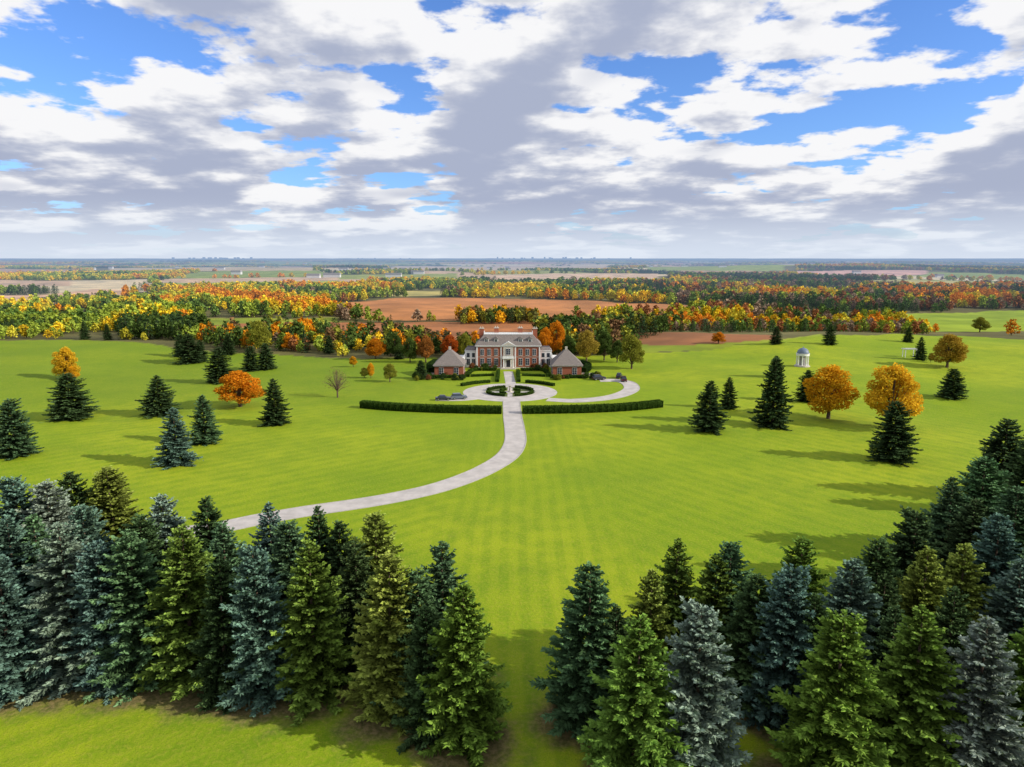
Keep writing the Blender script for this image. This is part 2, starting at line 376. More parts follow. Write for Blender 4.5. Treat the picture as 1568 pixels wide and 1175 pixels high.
# darker green turf on the west side and round the terrace
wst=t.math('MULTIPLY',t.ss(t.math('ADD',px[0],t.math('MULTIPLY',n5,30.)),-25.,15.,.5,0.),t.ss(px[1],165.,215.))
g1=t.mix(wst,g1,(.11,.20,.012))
sA=stripes(0,1.3); sB=stripes(38,1.6); sC=stripes(-52,1.6)
cen=t.ss(t.math('ABSOLUTE',t.math('SUBTRACT',px[0],t.math('MULTIPLY',n1,6.))),8.,20.,1.,0.)
right=t.ss(px[0],-4.,4.)
dg=t.mix(right,sC,sB); st_=t.mix(cen,dg,sA)
sfar=t.math('MULTIPLY',t.ss(px[1],60.,260.,.38,.13),t.ss(n2,.3,.6,.25,1.))
g1=t.mix(t.math('MULTIPLY',st_,sfar),g1,(.12,.24,.008))
g1=t.mix(t.ss(n3,.42,.75,0.,.5),g1,(.42,.38,.05)); g1=t.mix(t.ss(n4,.42,.75,0.,.7),g1,(.10,.18,.008))
la=t.new('ShaderNodeAttribute'); la.attribute_name='litter'
lf=t.math('MULTIPLY',t.ss(t.math('ADD',la.outputs['Fac'],t.math('MULTIPLY',t.math('SUBTRACT',n2,.5),1.1)),.12,.6),.85)
soil=t.mix(t.ss(n3,.35,.65),(.10,.075,.035),(.24,.16,.085))
g1=t.mix(lf,g1,soil)
ca=t.new('ShaderNodeAttribute'); ca.attribute_name='col'; lw=t.new('ShaderNodeAttribute'); lw.attribute_name='lawn'
nf=t.noise(pos,.02,5,.6); far=t.mix(t.ss(nf,.3,.7,0.,1.),t.mix(1.,ca.outputs['Color'],(.72,.75,.78,1),'MULTIPLY'),t.mix(1.,ca.outputs['Color'],(1.25,1.18,1.1,1),'MULTIPLY'))
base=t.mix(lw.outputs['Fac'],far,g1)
b=t.new('ShaderNodeBsdfPrincipled'); b.inputs['Roughness'].default_value=.9; b.inputs['Specular IOR Level'].default_value=.1
t.l.new(base,b.inputs['Base Color'])
bp=t.new('ShaderNodeBump'); bp.inputs['Strength'].default_value=.6; bp.inputs['Distance'].default_value=.15
t.l.new(n3,bp.inputs['Height']); t.l.new(bp.outputs[0],b.inputs['Normal'])
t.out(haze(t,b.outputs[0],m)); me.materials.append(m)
obj('ground',me)
# ------------------------------------------------------------------ far forests (instanced)
pc_=bpy.data.collections.new('forest_prototypes')
for i in range(4):
    o=bpy.data.objects.new('a%d_forest_tree'%i,decid('forest_decid_%d'%i,1,.42,60+i,240,.135,(FARL,FARB),base=.08,nlobe=11)); pc_.objects.link(o)
def lowspruce(name,seed):
    rg=np.random.default_rng(seed); n=260; z=rg.uniform(.03,.97,n)**1.15; R=.24*(1-z)**.85+.01; a=rg.uniform(0,6.28,n)
    f=rg.uniform(.35,1,n); pos=np.stack([R*f*np.cos(a),R*f*np.sin(a),z],1); D=np.stack([np.cos(a),np.sin(a),rg.uniform(-.5,.3,n)],1)
    q=rhombs(pos,D,np.full(n,.10)*rg.uniform(.6,1.2,n),np.full(n,.04),rg.uniform(-.5,.5,n)); ev=[];ef=[]; tube(ev,ef,(0,0,-.05),(0,0,.95),.02,.005,5)
    return quadmesh(name,q,np.clip(f*f*rg.uniform(.6,1.2,n),0,1),(ev,ef),(FARL,FARB))
for i in range(2):
    o=bpy.data.objects.new('b%d_forest_spruce'%i,lowspruce('forest_spruce_%d'%i,80+i)); pc_.objects.link(o)
def scatter(name,x,y,w,h,kind,tint):
    n=len(x); me=bpy.data.meshes.new(name); me.vertices.add(n)
    z=terr(x,y)-.2; me.vertices.foreach_set('co',np.stack([x,y,z],1).astype(np.float32).ravel())
    a=me.attributes.new('scl','FLOAT_VECTOR','POINT'); a.data.foreach_set('vector',np.stack([w,w,h],1).astype(np.float32).ravel())
    a=me.attributes.new('kind','INT','POINT'); a.data.foreach_set('value',kind.astype(np.int32))
    a=me.attributes.new('rotz','FLOAT_VECTOR','POINT'); rz=np.zeros((n,3)); rz[:,2]=rng.uniform(0,6.28,n); a.data.foreach_set('vector',rz.astype(np.float32).ravel())
    a=me.attributes.new('tint','FLOAT_COLOR','POINT'); a.data.foreach_set('color',np.concatenate([tint,np.ones((n,1))],1).astype(np.float32).ravel())
    o=obj(name,me); ng=bpy.data.node_groups.new(name,'GeometryNodeTree')
    ng.interface.new_socket('Geometry',in_out='INPUT',socket_type='NodeSocketGeometry'); ng.interface.new_socket('Geometry',in_out='OUTPUT',socket_type='NodeSocketGeometry')
    gi=ng.nodes.new('NodeGroupInput'); go=ng.nodes.new('NodeGroupOutput'); ip=ng.nodes.new('GeometryNodeInstanceOnPoints')
    ci=ng.nodes.new('GeometryNodeCollectionInfo'); ci.inputs[0].default_value=pc_; ci.inputs['Separate Children'].default_value=True; ci.inputs['Reset Children'].default_value=True
    def na(nm,ty):
        q=ng.nodes.new('GeometryNodeInputNamedAttribute'); q.data_type=ty; q.inputs[0].default_value=nm; return q.outputs[0]
    L=ng.links.new; L(gi.outputs[0],ip.inputs['Points']); L(ci.outputs[0],ip.inputs['Instance']); ip.inputs['Pick Instance'].default_value=True
    L(na('kind','INT'),ip.inputs['Instance Index']); L(na('scl','FLOAT_VECTOR'),ip.inputs['Scale']); L(na('rotz','FLOAT_VECTOR'),ip.inputs['Rotation']); L(ip.outputs[0],go.inputs[0])
    md=o.modifiers.new('scatter','NODES'); md.node_group=ng
    return o
TP=np.array([(.88,.58,.03),(.78,.31,.03),(.30,.38,.05),(.13,.21,.045),(.40,.16,.06),(.33,.23,.15),(.62,.54,.05),(.07,.12,.045)])
def tints(x,y,sc=1.):
    n=len(x); cl=fbm(x/(110*sc),y/(80*sc),51,3); s=np.clip((cl-.5)*2.6+.46+rng.normal(0,.12,n),0,.999)
    sidel=np.clip((-x/y+.02)*2.6,0,1); midf=np.clip(1-np.abs(x/y)*2.5,0,1)*(np.hypot(x,y)>850)
    order_l=np.array([7,3,2,2,6,0,0,1]); order_r=np.array([7,3,5,4,2,6,0,1]); order_m=np.array([7,3,3,2,2,6,0,0]); k=(s*8).astype(int)
    pick=np.where(rng.random(n)<sidel,order_l[k],order_r[k]); pick=np.where(rng.random(n)<midf,order_m[k],pick)
    t_=TP[pick]*rng.uniform(.75,1.2,(n,1))
    return pick,np.minimum(t_,.95)
def jgrid(y0,y1,sp,slope=.95,pad=60):
    ys=np.arange(y0,y1,sp); P_=[]
    for yy in ys:
        xs=np.arange(-(slope*yy+pad),slope*yy+pad,sp); P_.append(np.stack([xs,np.full(len(xs),yy)],1))
    p=np.concatenate(P_); p+=rng.uniform(-.48,.48,p.shape)*sp; return p[:,0],p[:,1]
def near_forest():
    x,y=jgrid(300,1250,7.8); r=np.hypot(x,y)
    k=(r>lawn_r(x,y)+9)&(zone(x,y)<0)&(r<1200)
    gapn=fbm(x/55,y/40,71,3); k&=(gapn<.56)
    k&=~((zone(x,y-14)>=0)&(rng.random(len(x))<.6)); x,y=x[k],y[k]; r=r[k]
    p,t_=tints(x,y); h=rng.uniform(7,14,len(x))*(.60+.40*sstep(380,700,r))*(.75+.5*fbm(x/60,y/60,81,2)); con=(p==7)|((p==3)&(rng.random(len(x))<.3))
    w=np.where(con,h*.95,h*rng.uniform(.8,1.15,len(x)))
    kind=np.where(con,rng.integers(4,6,len(x)),rng.integers(0,4,len(x)))
    scatter('forest',x,y,w,h,kind,t_)
near_forest()
def far_forest(name,y0,y1,sp,ws,hs_,sc):
    x,y=jgrid(y0,y1,sp); r=np.hypot(x,y); h_,fo,he,_=patch(x,y); k=(fo|(he&(rng.random(len(x))<.7)))&(r>=1150)&(zone(x,y)<0)&(zone(x,y+120)<0)
    x,y=x[k],y[k]; p,t_=tints(x,y,sc); n=len(x); h=rng.uniform(8,13,n)*hs_; con=(p==7); w=h/hs_*ws*rng.uniform(.9,1.2,n)
    kind=np.where(con,rng.integers(4,6,n),rng.integers(0,4,n)); w=np.where(con,w*1.3,w); scatter(name,x,y,w,h,kind,t_)
far_forest('distant_woodland',850,4500,15,1.25,.95,2.2)
far_forest('distant_woodland',4400,16000,62,4.2,1.0,5.)
def clump(name,px_poly,sp,hr,cols,pc=0.3):
    pl=[gp(*p) for p in px_poly]; A=np.array(pl); x0,y0=A.min(0); x1,y1=A.max(0)
    gx,gy=np.meshgrid(np.arange(x0,x1,sp),np.arange(y0,y1,sp)); x=gx.ravel()+rng.uniform(-.45,.45,gx.size)*sp; y=gy.ravel()+rng.uniform(-.45,.45,gx.size)*sp
    k=inpoly(x,y,pl); x,y=x[k],y[k]; n=len(x)
    if n==0: return
    h=rng.uniform(*hr,n); con=rng.random(n)<pc; t_=np.array(cols)[rng.integers(0,len(cols),n)]*rng.uniform(.75,1.2,(n,1)); t_[con]=np.array((.05,.09,.035))
    scatter(name,x,y,np.where(con,h*.95,h*rng.uniform(.8,1.1,n)),h,np.where(con,4,rng.integers(0,4,n)),t_)
clump('woodlot',[(700,490),(760,487),(830,489),(830,496),(700,497)],7,(8,12),[DGR,OL,(.15,.15,.04),YO])
clump('woodlot',[(300,520),(420,512),(640,520),(690,530),(690,540),(560,540),(330,535)],8,(6,11),[DGR,DGR,OL,BR,OR],.4)
clump('woodlot',[(820,505),(1010,495),(1050,500),(1000,515),(960,528),(830,530)],8,(8,12),[DGR,OL,BR,DGR],.2)
clump('woodlot',[(190,505),(300,500),(330,512),(280,522),(180,520)],7,(9,13),[DGR,DGR],.7)
clump('woodlot',[(585,537),(735,538),(735,547),(585,547)],6.5,(7,11),[DGR,OL,OR,BR,RD],.25)
clump('woodlot',[(825,532),(955,530),(955,544),(825,546)],6.5,(7,11),[DGR,OL,YO,BR,DGR],.15)
# ------------------------------------------------------------------ drive and paths
def cr(pts,n=12):
    p=[Vector((*q,0)) for q in pts]; p=[2*p[0]-p[1]]+p+[2*p[-1]-p[-2]]; o=[]
    for i in range(1,len(p)-2):
        for j in range(n):
            t=j/n; a,b,c,d=p[i-1:i+3]
            o.append(.5*((2*b)+(-a+c)*t+(2*a-5*b+4*c-d)*t*t+(-a+3*b-3*c+d)*t**3))
    o.append(p[-2]); return o
def ribbon(name,pts,width,mat,lift=.02,off=0.,h=0.,smooth=True,parent=None,closed=False):
    P_=cr(pts) if smooth else [Vector((*q,0)) for q in pts]; v=[];f=[]
    for i,p in enumerate(P_):
        if closed: d=P_[(i+1)%len(P_)]-P_[i-1]
        else: d=P_[min(i+1,len(P_)-1)]-P_[max(i-1,0)]
        d.normalize(); n=Vector((-d.y,d.x,0))
        for s in (-1,1):
            q=p+n*(off+s*width/2); z=tz(q.x,q.y)+lift; v.append((q.x,q.y,z+h)); v.append((q.x,q.y,z-.15))
    N=len(P_)
    for i in range(N if closed else N-1):
        a=4*i; b=4*((i+1)%N); f.append((a,a+2,b+2,b)); f.append((a+1,a,b,b+1)); f.append((a+2,a+3,b+3,b+2))
    me=bpy.data.meshes.new(name); me.from_pydata(v,[],f); me.materials.append(mat); me.update(); return obj(name,me,parent=parent)
CONC=simple('concrete_drive',(.50,.455,.41),.85,.35,.14,bump=.1); EDGE=simple('stone_edging',(.42,.39,.35),.8,2,.15)
drive_px=[(60,846),(160,832),(250,820),(340,807),(400,795),(470,783),(540,773),(600,763),(660,750),(710,734),(750,716),(778,697),(789,677),(788,656),(785,638),(783,614)]
dp=[gp(*p) for p in drive_px]
E=empty('driveway')
ribbon('drive_surface',dp,4.6,CONC,.03,parent=E)
for s in(-1,1): ribbon('edging',dp,.22,EDGE,.03,s*2.4,.05,parent=E)
CX,CY=gp(781,600.5)
def circ(r,n=72,cx=None,cy=None): return [((CX if cx is None else cx)+r*math.cos(2*math.pi*i/n),(CY if cy is None else cy)+r*math.sin(2*math.pi*i/n)) for i in range(n)]
ribbon('turning_circle',circ(11.3),6.6,CONC,.036,smooth=False,parent=E,closed=True)
ribbon('inner_kerb',circ(7.9),.2,EDGE,.036,0,.08,smooth=False,parent=E,closed=True)
rp=[gp(*p) for p in [(838,612),(880,614),(920,611),(950,605),(967,596),(962,587),(945,583),(918,583)]]
ribbon('drive_branch',rp,4.8,CONC,.042,parent=E)
for s in(-1,1): ribbon('edging',rp[1:],.2,EDGE,.042,s*2.45,.05,parent=E)
ribbon('parking_bay',[gp(*p) for p in [(730,609),(705,611.5),(668,611.5)]],5.0,CONC,.047,parent=E)
HX=-1.4; HY=258.
wp=[(CX+.2,CY+14),(HX,HY-8)]
ribbon('front_walk',wp,3.4,CONC,.053,smooth=False,parent=E)
# ------------------------------------------------------------------ hedges
HEDGE=foliage('hedge_leaves','OBJ',.3,0)
def hedge(name,pts,w,h,color=(.065,.12,.02),dens=26,smooth=True,closed=False,parent=None,ls=.28):
    P_=cr(pts,6) if smooth else [Vector((*q,0)) for q in pts]
    rg=np.random.default_rng(len(pts)*7+int(w*10)); Q=[];VV=[];ev=[];ef=[]
    segs=list(zip(P_[:-1],P_[1:]))+([(P_[-1],P_[0])] if closed else [])
    for a,b in segs:
        d=(b-a); Ln=d.length
        if Ln<1e-3: continue
        d.normalize(); n=Vector((-d.y,d.x,0)); k=len(ev)
        for p in (a,b):
            z=tz(p.x,p.y)
            for s,zz in ((-1,-.2),(-1,h-.06),(1,h-.06),(1,-.2)):
                q=p+n*s*(w/2-.06); ev.append((q.x,q.y,z+zz))
        for i in range(4): ef.append((k+i,k+(i+1)%4,k+4+(i+1)%4,k+4+i))
        ef.append((k,k+1,k+2,k+3)); ef.append((k+4,k+7,k+6,k+5))
        m_=int(Ln*(w+2*h)*dens)+1; s=rg.uniform(0,Ln,m_); c=rg.uniform(0,w+2*h,m_)
        off=np.where(c<h,-w/2,np.where(c<h+w,c-h-w/2,w/2)); zz=np.where(c<h,c,np.where(c<h+w,h,c-h-w))
        x=a.x+d.x*s+n.x*off; y=a.y+d.y*s+n.y*off
        pos=np.stack([x,y,terr(x,y)+zz],1)+rg.normal(0,.05,(m_,3)); D=rg.normal(0,1,(m_,3)); L=np.full(m_,ls)*rg.uniform(.6,1.3,m_)
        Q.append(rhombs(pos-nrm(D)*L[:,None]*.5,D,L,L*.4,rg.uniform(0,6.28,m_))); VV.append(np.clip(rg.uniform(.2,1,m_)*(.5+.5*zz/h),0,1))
    me=quadmesh(name,np.concatenate(Q),np.concatenate(VV),(ev,ef),(HEDGE,HEDGE)); return obj(name,me,parent=parent,color=color)
hedge('hedge',[gp(*p) for p in[(554,624),(600,628),(660,631),(720,632.5),(768,633)]],2.2,1.9)
hedge('hedge',[gp(*p) for p in[(800,633),(850,632.5),(910,631),(965,628),(1012,623)]],2.2,1.9)
for s in(-1,1): hedge('boxwood_hedge',[(HX+s*3.6,CY+17),(HX+s*3.6,HY-8)],1.1,.9,smooth=False)
for s in(-1,1):
    hedge('boxwood_hedge',[(HX+s*4.5,HY-6),(HX+s*12,HY-6),(HX+s*14,HY-12),(HX+s*14.2,HY-20)],1.3,1.0)
    hedge('boxwood_hedge',[(HX+s*5,HY-17),(HX+s*13,HY-19)],1.0,.8,smooth=False)
    hedge('boxwood_hedge',[(HX+s*6,CY+16.5),(HX+s*11,CY+14),(HX+s*15,CY+10)],1.2,.9)
    hedge('boxwood_hedge',[(HX+s*15,HY-22),(HX+s*27,HY-22),(HX+s*28,HY-16)],1.3,1.1,smooth=False)
hedge('hedge',[(HX-27,HY-14),(HX-29,HY-4),(HX-28,HY+8)],2.5,2.4,(.04,.075,.02))
hedge('hedge',[(HX+27,HY-12),(HX+30,HY-2),(HX+28,HY+8)],2.2,2.0,(.04,.075,.02))
G=empty('parterre_garden')
for a0 in range(4):
    pts=[(CX+r*math.cos(a),CY+r*math.sin(a)) for r,a in [(7.1,a0*math.pi/2+.22+i*(math.pi/2-.44)/8) for i in range(9)]]
    hedge('outer_hedge',pts,.9,.8,parent=G)
    pts=[(CX+r*math.cos(a),CY+r*math.sin(a)) for r,a in [(3.2,a0*math.pi/2+.4+i*(math.pi/2-.8)/6) for i in range(7)]]
    hedge('inner_hedge',pts,.8,.7,parent=G)
    c_,s_=math.cos(a0*math.pi/2),math.sin(a0*math.pi/2)
    ribbon('gravel_path',[(CX+1.8*c_,CY+1.8*s_),(CX+7.8*c_,CY+7.8*s_)],1.5,CONC,.03,smooth=False,parent=G)
SOILM=simple('bed_soil',(.10,.12,.04),.9,1,.3)
ribbon('bed',circ(5.2,48),3.2,SOILM,.012,smooth=False,parent=G,closed=True)
ribbon('centre_gravel',circ(1.2,32),1.6,CONC,.034,smooth=False,parent=G,closed=True)
# ------------------------------------------------------------------ builder
class MB:
    def __init__(s): s.v=[];s.f=[]
    def box(s,x0,x1,y0,y1,z0,z1):
        k=len(s.v); s.v+=[(x0,y0,z0),(x1,y0,z0),(x1,y1,z0),(x0,y1,z0),(x0,y0,z1),(x1,y0,z1),(x1,y1,z1),(x0,y1,z1)]
        s.f+=[tuple(k+i for i in q) for q in((0,3,2,1),(4,5,6,7),(0,1,5,4),(1,2,6,5),(2,3,7,6),(3,0,4,7))]
    def frust(s,x0,x1,y0,y1,z0,X0,X1,Y0,Y1,z1):
        k=len(s.v); s.v+=[(x0,y0,z0),(x1,y0,z0),(x1,y1,z0),(x0,y1,z0),(X0,Y0,z1),(X1,Y0,z1),(X1,Y1,z1),(X0,Y1,z1)]
        s.f+=[tuple(k+i for i in q) for q in((0,3,2,1),(4,5,6,7),(0,1,5,4),(1,2,6,5),(2,3,7,6),(3,0,4,7))]
    def prism(s,prof,y0,y1):
        k=len(s.v); n=len(prof); s.v+=[(x,y0,z) for x,z in prof]+[(x,y1,z) for x,z in prof]
        s.f.append(tuple(range(k,k+n))); s.f.append(tuple(range(k+2*n-1,k+n-1,-1)))
        for i in range(n): j=(i+1)%n; s.f.append((k+i,k+n+i,k+n+j,k+j))
    def lathe(s,cx,cy,prof,n=16):
        k=len(s.v)
        for r,z in prof:
            for i in range(n): a=2*math.pi*i/n; s.v.append((cx+r*math.cos(a),cy+r*math.sin(a),z))
        for j in range(len(prof)-1):
            for i in range(n): i2=(i+1)%n; s.f.append((k+j*n+i,k+j*n+i2,k+(j+1)*n+i2,k+(j+1)*n+i))
        s.f.append(tuple(range(k+n-1,k-1,-1))); s.f.append(tuple(range(k+(len(prof)-1)*n,k+len(prof)*n)))
    def make(s,name,mat,parent=None,loc=(0,0,0),smooth=False):
        me=bpy.data.meshes.new(name); me.from_pydata(s.v,[],s.f); me.materials.append(mat); me.update()
        if smooth: me.polygons.foreach_set('use_smooth',[True]*len(me.polygons))
        return obj(name,me,loc,parent=parent)
m,nt=newmat('red_brick'); t=NT(nt); tc=t.new('ShaderNodeTexCoord'); s3=t.sep(tc.outputs['Object'])
bk=t.new('ShaderNodeTexBrick'); t.l.new(t.comb(t.math('ADD',s3[0],s3[1]),s3[2],0.),bk.inputs['Vector']); bk.inputs['Scale'].default_value=4
bk.inputs['Color1'].default_value=(.36,.105,.055,1); bk.inputs['Color2'].default_value=(.26,.075,.04,1); bk.inputs['Mortar'].default_value=(.30,.20,.15,1); bk.inputs['Mortar Size'].default_value=.008
nn=t.noise(tc.outputs['Object'],.6,4); cc=t.mix(t.ss(nn,.3,.7,0.,.3),bk.outputs[0],(.40,.14,.07))
b=t.new('ShaderNodeBsdfPrincipled'); b.inputs['Roughness'].default_value=.85; b.inputs['Specular IOR Level'].default_value=.15; t.l.new(cc,b.inputs['Base Color']); t.out(b.outputs[0]); BRICK=m
WHITE=simple('white_trim',(.74,.73,.69),.5,1,.05); STONE=simple('limestone',(.50,.45,.37),.8,1.5,.12); GLASS=simple('window_glass',(.03,.04,.055),.15,spec=.5)
m,nt=newmat('slate_shingles'); t=NT(nt); tc=t.new('ShaderNodeTexCoord'); s3=t.sep(tc.outputs['Object'])
bk=t.new('ShaderNodeTexBrick'); t.l.new(t.comb(t.math('ADD',s3[0],s3[1]),s3[2],0.),bk.inputs['Vector']); bk.inputs['Scale'].default_value=2.5
bk.inputs['Color1'].default_value=(.19,.16,.14,1); bk.inputs['Color2'].default_value=(.28,.24,.21,1); bk.inputs['Mortar'].default_value=(.08,.07,.07,1); bk.inputs['Mortar Size'].default_value=.02
b=t.new('ShaderNodeBsdfPrincipled'); b.inputs['Roughness'].default_value=.8; b.inputs['Specular IOR Level'].default_value=.2; t.l.new(bk.outputs[0],b.inputs['Base Color']); t.out(b.outputs[0]); SLATE=m
DOOR=simple('dark_door',(.02,.02,.025),.4)
M=empty('brick_mansion',(HX,HY,0))
walls=MB(); white=MB(); stone=MB(); roof=MB(); glass=MB(); door=MB()
def window(x,z,w,h,y=0.):
    white.box(x-w/2-.08,x+w/2+.08,y-.08,y+.1,z-.08,z+h+.12)
    glass.box(x-w/2,x+w/2,y-.10,y+.08,z,z+h)
    white.box(x-.03,x+.03,y-.13,y-.102,z,z+h)
    for i in (1,2): white.box(x-w/2,x+w/2,y-.128,y-.101,z+h*i/3-.02,z+h*i/3+.02)
    stone.box(x-w/2-.12,x+w/2+.12,y-.2,y-.082,z-.2,z-.085)
walls.box(-12,12,0,12,0,8.4)
stone.box(-12.12,12.12,-.12,12.12,-.5,.45)
stone.box(-12.06,12.06,-.06,12.06,4.2,4.36)
white.box(-12.5,12.5,-.5,12.5,8.4,8.62); white.box(-12.25,12.25,-.25,12.25,8.1,8.395)
for s in(-1,1):
    for x in(12.,2.9,):
        white.box(min(s*x,s*(x-.5)),max(s*x,s*(x-.5)),-.15,.05,.46,8.0)
    for x in(4.6,7.2,9.8):
        window(s*x,1.2,1.35,2.5); window(s*x,5.0,1.3,2.2)
stone.box(-1.9,1.9,-.35,-.01,.46,8.0)
window(0,5.2,1.6,2.2,-.36); door.box(-.75,.75,-.45,-.36,.56,3.1); white.box(-1.1,-.78,-.55,-.36,.56,3.3); white.box(.78,1.1,-.55,-.36,.56,3.3)
for s in(-1,1): white.lathe(s*1.75,-1.6,[(.3,.5),(.24,.8),(.2,3.6),(.3,3.8)],12)
white.box(-2.2,2.2,-2.0,-.36,3.8,4.2); white.box(-2.1,2.1,-1.9,-1.8,4.2,4.9)
white.prism([(-2.8,8.63),(2.8,8.63),(0,10.2)],-.6,1.5); stone.prism([(-2.1,8.8),(2.1,8.8),(0,9.9)],-.63,-.602)
stone.box(-3,3,-3.2,-.36,0,.25); stone.box(-2.6,2.6,-2.6,-.36,.25,.5)
roof.frust(-12.45,12.45,-.45,12.45,8.62,-9.2,9.2,3.2,8.8,12.4)
white.box(-9.35,9.35,3.05,8.95,12.4,12.55)
for x in np.arange(-9.2,9.21,.8): white.box(x-.05,x+.05,3.1,3.2,12.55,13.15)
white.box(-9.3,9.3,3.08,3.22,13.15,13.25); white.box(-9.3,-9.1,3.22,8.95,13.15,13.25); white.box(9.1,9.3,3.22,8.95,13.15,13.25)
for y in np.arange(3.8,8.9,.8):
    for x in(-9.2,9.2): white.box(x-.05,x+.05,y-.05,y+.05,12.55,13.15)
for x in(-8.2,-4.6,4.6,8.2):
    white.box(x-.75,x+.75,.85,2.6,9.3,11.0); glass.box(x-.5,x+.5,.80,.9,9.5,10.8); white.box(x-.03,x+.03,.76,.798,9.5,10.8)
    roof.prism([(x-1.0,11.0),(x+1.0,11.0),(x,11.8)],.65,3.2)
for x,y in((-10.2,6),(-4.6,8.2),(4.6,8.2),(10.2,6)):
    walls.box(x-.85,x+.85,y-.5,y+.5,9,14.3); stone.box(x-.98,x+.98,y-.62,y+.62,14.3,14.55)
    for k in(-.4,.4): stone.lathe(x+k,y,[(.2,14.55),(.16,15.1)],8)
for s in(-1,1):
    xs=sorted((s*12.01,s*16.4)); white.box(xs[0],xs[1],2,9,0,6.2); white.box(xs[0]-.1,xs[1]+.1,1.8,9.2,6.2,6.45)
    for x in(13.2,15.2):
        x=s*x; glass.box(x-.6,x+.6,1.94,2.05,.9,3.2); glass.box(x-.55,x+.55,1.94,2.05,3.9,5.5); white.box(x-.03,x+.03,1.9,1.938,.9,3.2)
    roof.frust(xs[0],xs[1],2,9,6.45,xs[0]+.6,xs[1]-.6,3.5,7.5,7.6)
    xs=sorted((s*16.4,s*20.5)); white.box(xs[0]+.01,xs[1],-8,6,0,3.9); white.box(xs[0]-.1,xs[1]+.1,-8.2,6.2,3.9,4.15)
    for y in(-6,-3.4,-.8,1.8):
        x=s*16.4; glass.box(min(x,x-s*.06),max(x,x-s*.06),y-.8,y+.8,.4,3.1)
    for y in np.arange(-8,6,.9): white.box(s*16.5-.05,s*16.5+.05,y-.05,y+.05,4.15,4.9)
    white.box(min(s*16.4,s*16.6),max(s*16.4,s*16.6),-8,6,4.9,5.02)
    cx=s*20.7; y0=-19.;y1=-8.2
    walls.box(cx-5,cx+5,y0,y1,0,3.9); stone.box(cx-5.1,cx+5.1,y0-.1,y1+.1,-.5,.35); white.box(cx-5.35,cx+5.35,y0-.35,y1+.35,3.68,3.95)
    for x in(-2.6,2.6): window(cx+x,.8,1.5,2.3,y0)
    for sx in(-1,1):
        for y in(-16.5,-13.5,-10.5):
            x=cx+sx*5; a,b_=sorted((x,x+sx*.08)); white.box(a,b_,y-.72,y+.72,.85,3.1); a,b_=sorted((x,x+sx*.11)); glass.box(a,b_,y-.62,y+.62,.95,3.0)
    roof.frust(cx-5.6,cx+5.6,y0-.6,y1+.6,3.95,cx-.6,cx+.6,(y0+y1)/2-1.,(y0+y1)/2+1.,8.8)
    stone.box(cx-.4,cx+.4,(y0+y1)/2-.4,(y0+y1)/2+.4,8.6,9.9)
    a,b_=sorted((s*26,s*30.5)); stone.box(a,b_,-17.2,-16.8,-.3,1.0); 
walls.make('walls',BRICK,M); white.make('white_trim',WHITE,M); stone.make('stonework',STONE,M); roof.make('slate_roof',SLATE,M); glass.make('windows',GLASS,M); door.make('front_door',DOOR,M)
# gazebo
gx,gy=gp(1228,561); gz=tz(gx,gy); GZ=empty('domed_gazebo',(gx,gy,gz)); gh=hgt(gy,531)-gz; k=gh/7.6
a=MB(); a.lathe(0,0,[(2.9*k,-.5),(2.9*k,.25),(2.6*k,.25),(2.6*k,.5)],24); a.make('steps',STONE,GZ)
a=MB()
for i in range(8): w=i*math.pi/4+.39; a.lathe(2.0*k*math.cos(w),2.0*k*math.sin(w),[(.32,.5),(.24,.75),(.2,4.0*k),(.3,4.2*k)],10)
a.lathe(0,0,[(2.4*k,4.2*k),(2.4*k,4.9*k),(2.55*k,5.0*k),(2.3*k,5.05*k)],24); a.make('columns',WHITE,GZ)
a=MB(); a.lathe(0,0,[(2.2*k*math.cos(q),5.05*k+2.1*k*math.sin(q)) for q in np.linspace(0,1.5,9)]+[(.15,7.2*k),(.1,7.7*k)],24); a.make('dome',simple('lead_dome',(.15,.19,.26),.5,1,.1),GZ,smooth=True)
a=MB(); a.lathe(0,0,[(1.1*k,.5),(1.1*k,4.2*k)],16); a.make('inner_drum',simple('grey_stone',(.25,.24,.23),.8,1,.1),GZ)  # drum has a darker, greyer stone tone
# arbour frame
ax,ay=gp(1392,547); AR=empty('garden_arbour',(ax,ay,tz(ax,ay))); a=MB()
for x in(-2.2,2.2):
    for y in(-1,1): a.box(x-.12,x+.12,y-.12,y+.12,-.2,3.2)
for y in(-1,1): a.box(-2.8,2.8,y-.1,y+.1,3.2,3.45)
for x in np.arange(-2.6,2.7,.65): a.box(x-.06,x+.06,-1.5,1.5,3.45,3.6)
a.make('frame',WHITE,AR)
U=empty('stone_urn',(CX,CY,.04)); a=MB(); a.lathe(0,0,[(.7,0),(.7,.3),(.4,.4),(.35,1.1),(.5,1.2),(.2,1.35),(.55,1.9),(.6,2.0)],16); a.make('urn',STONE,U)
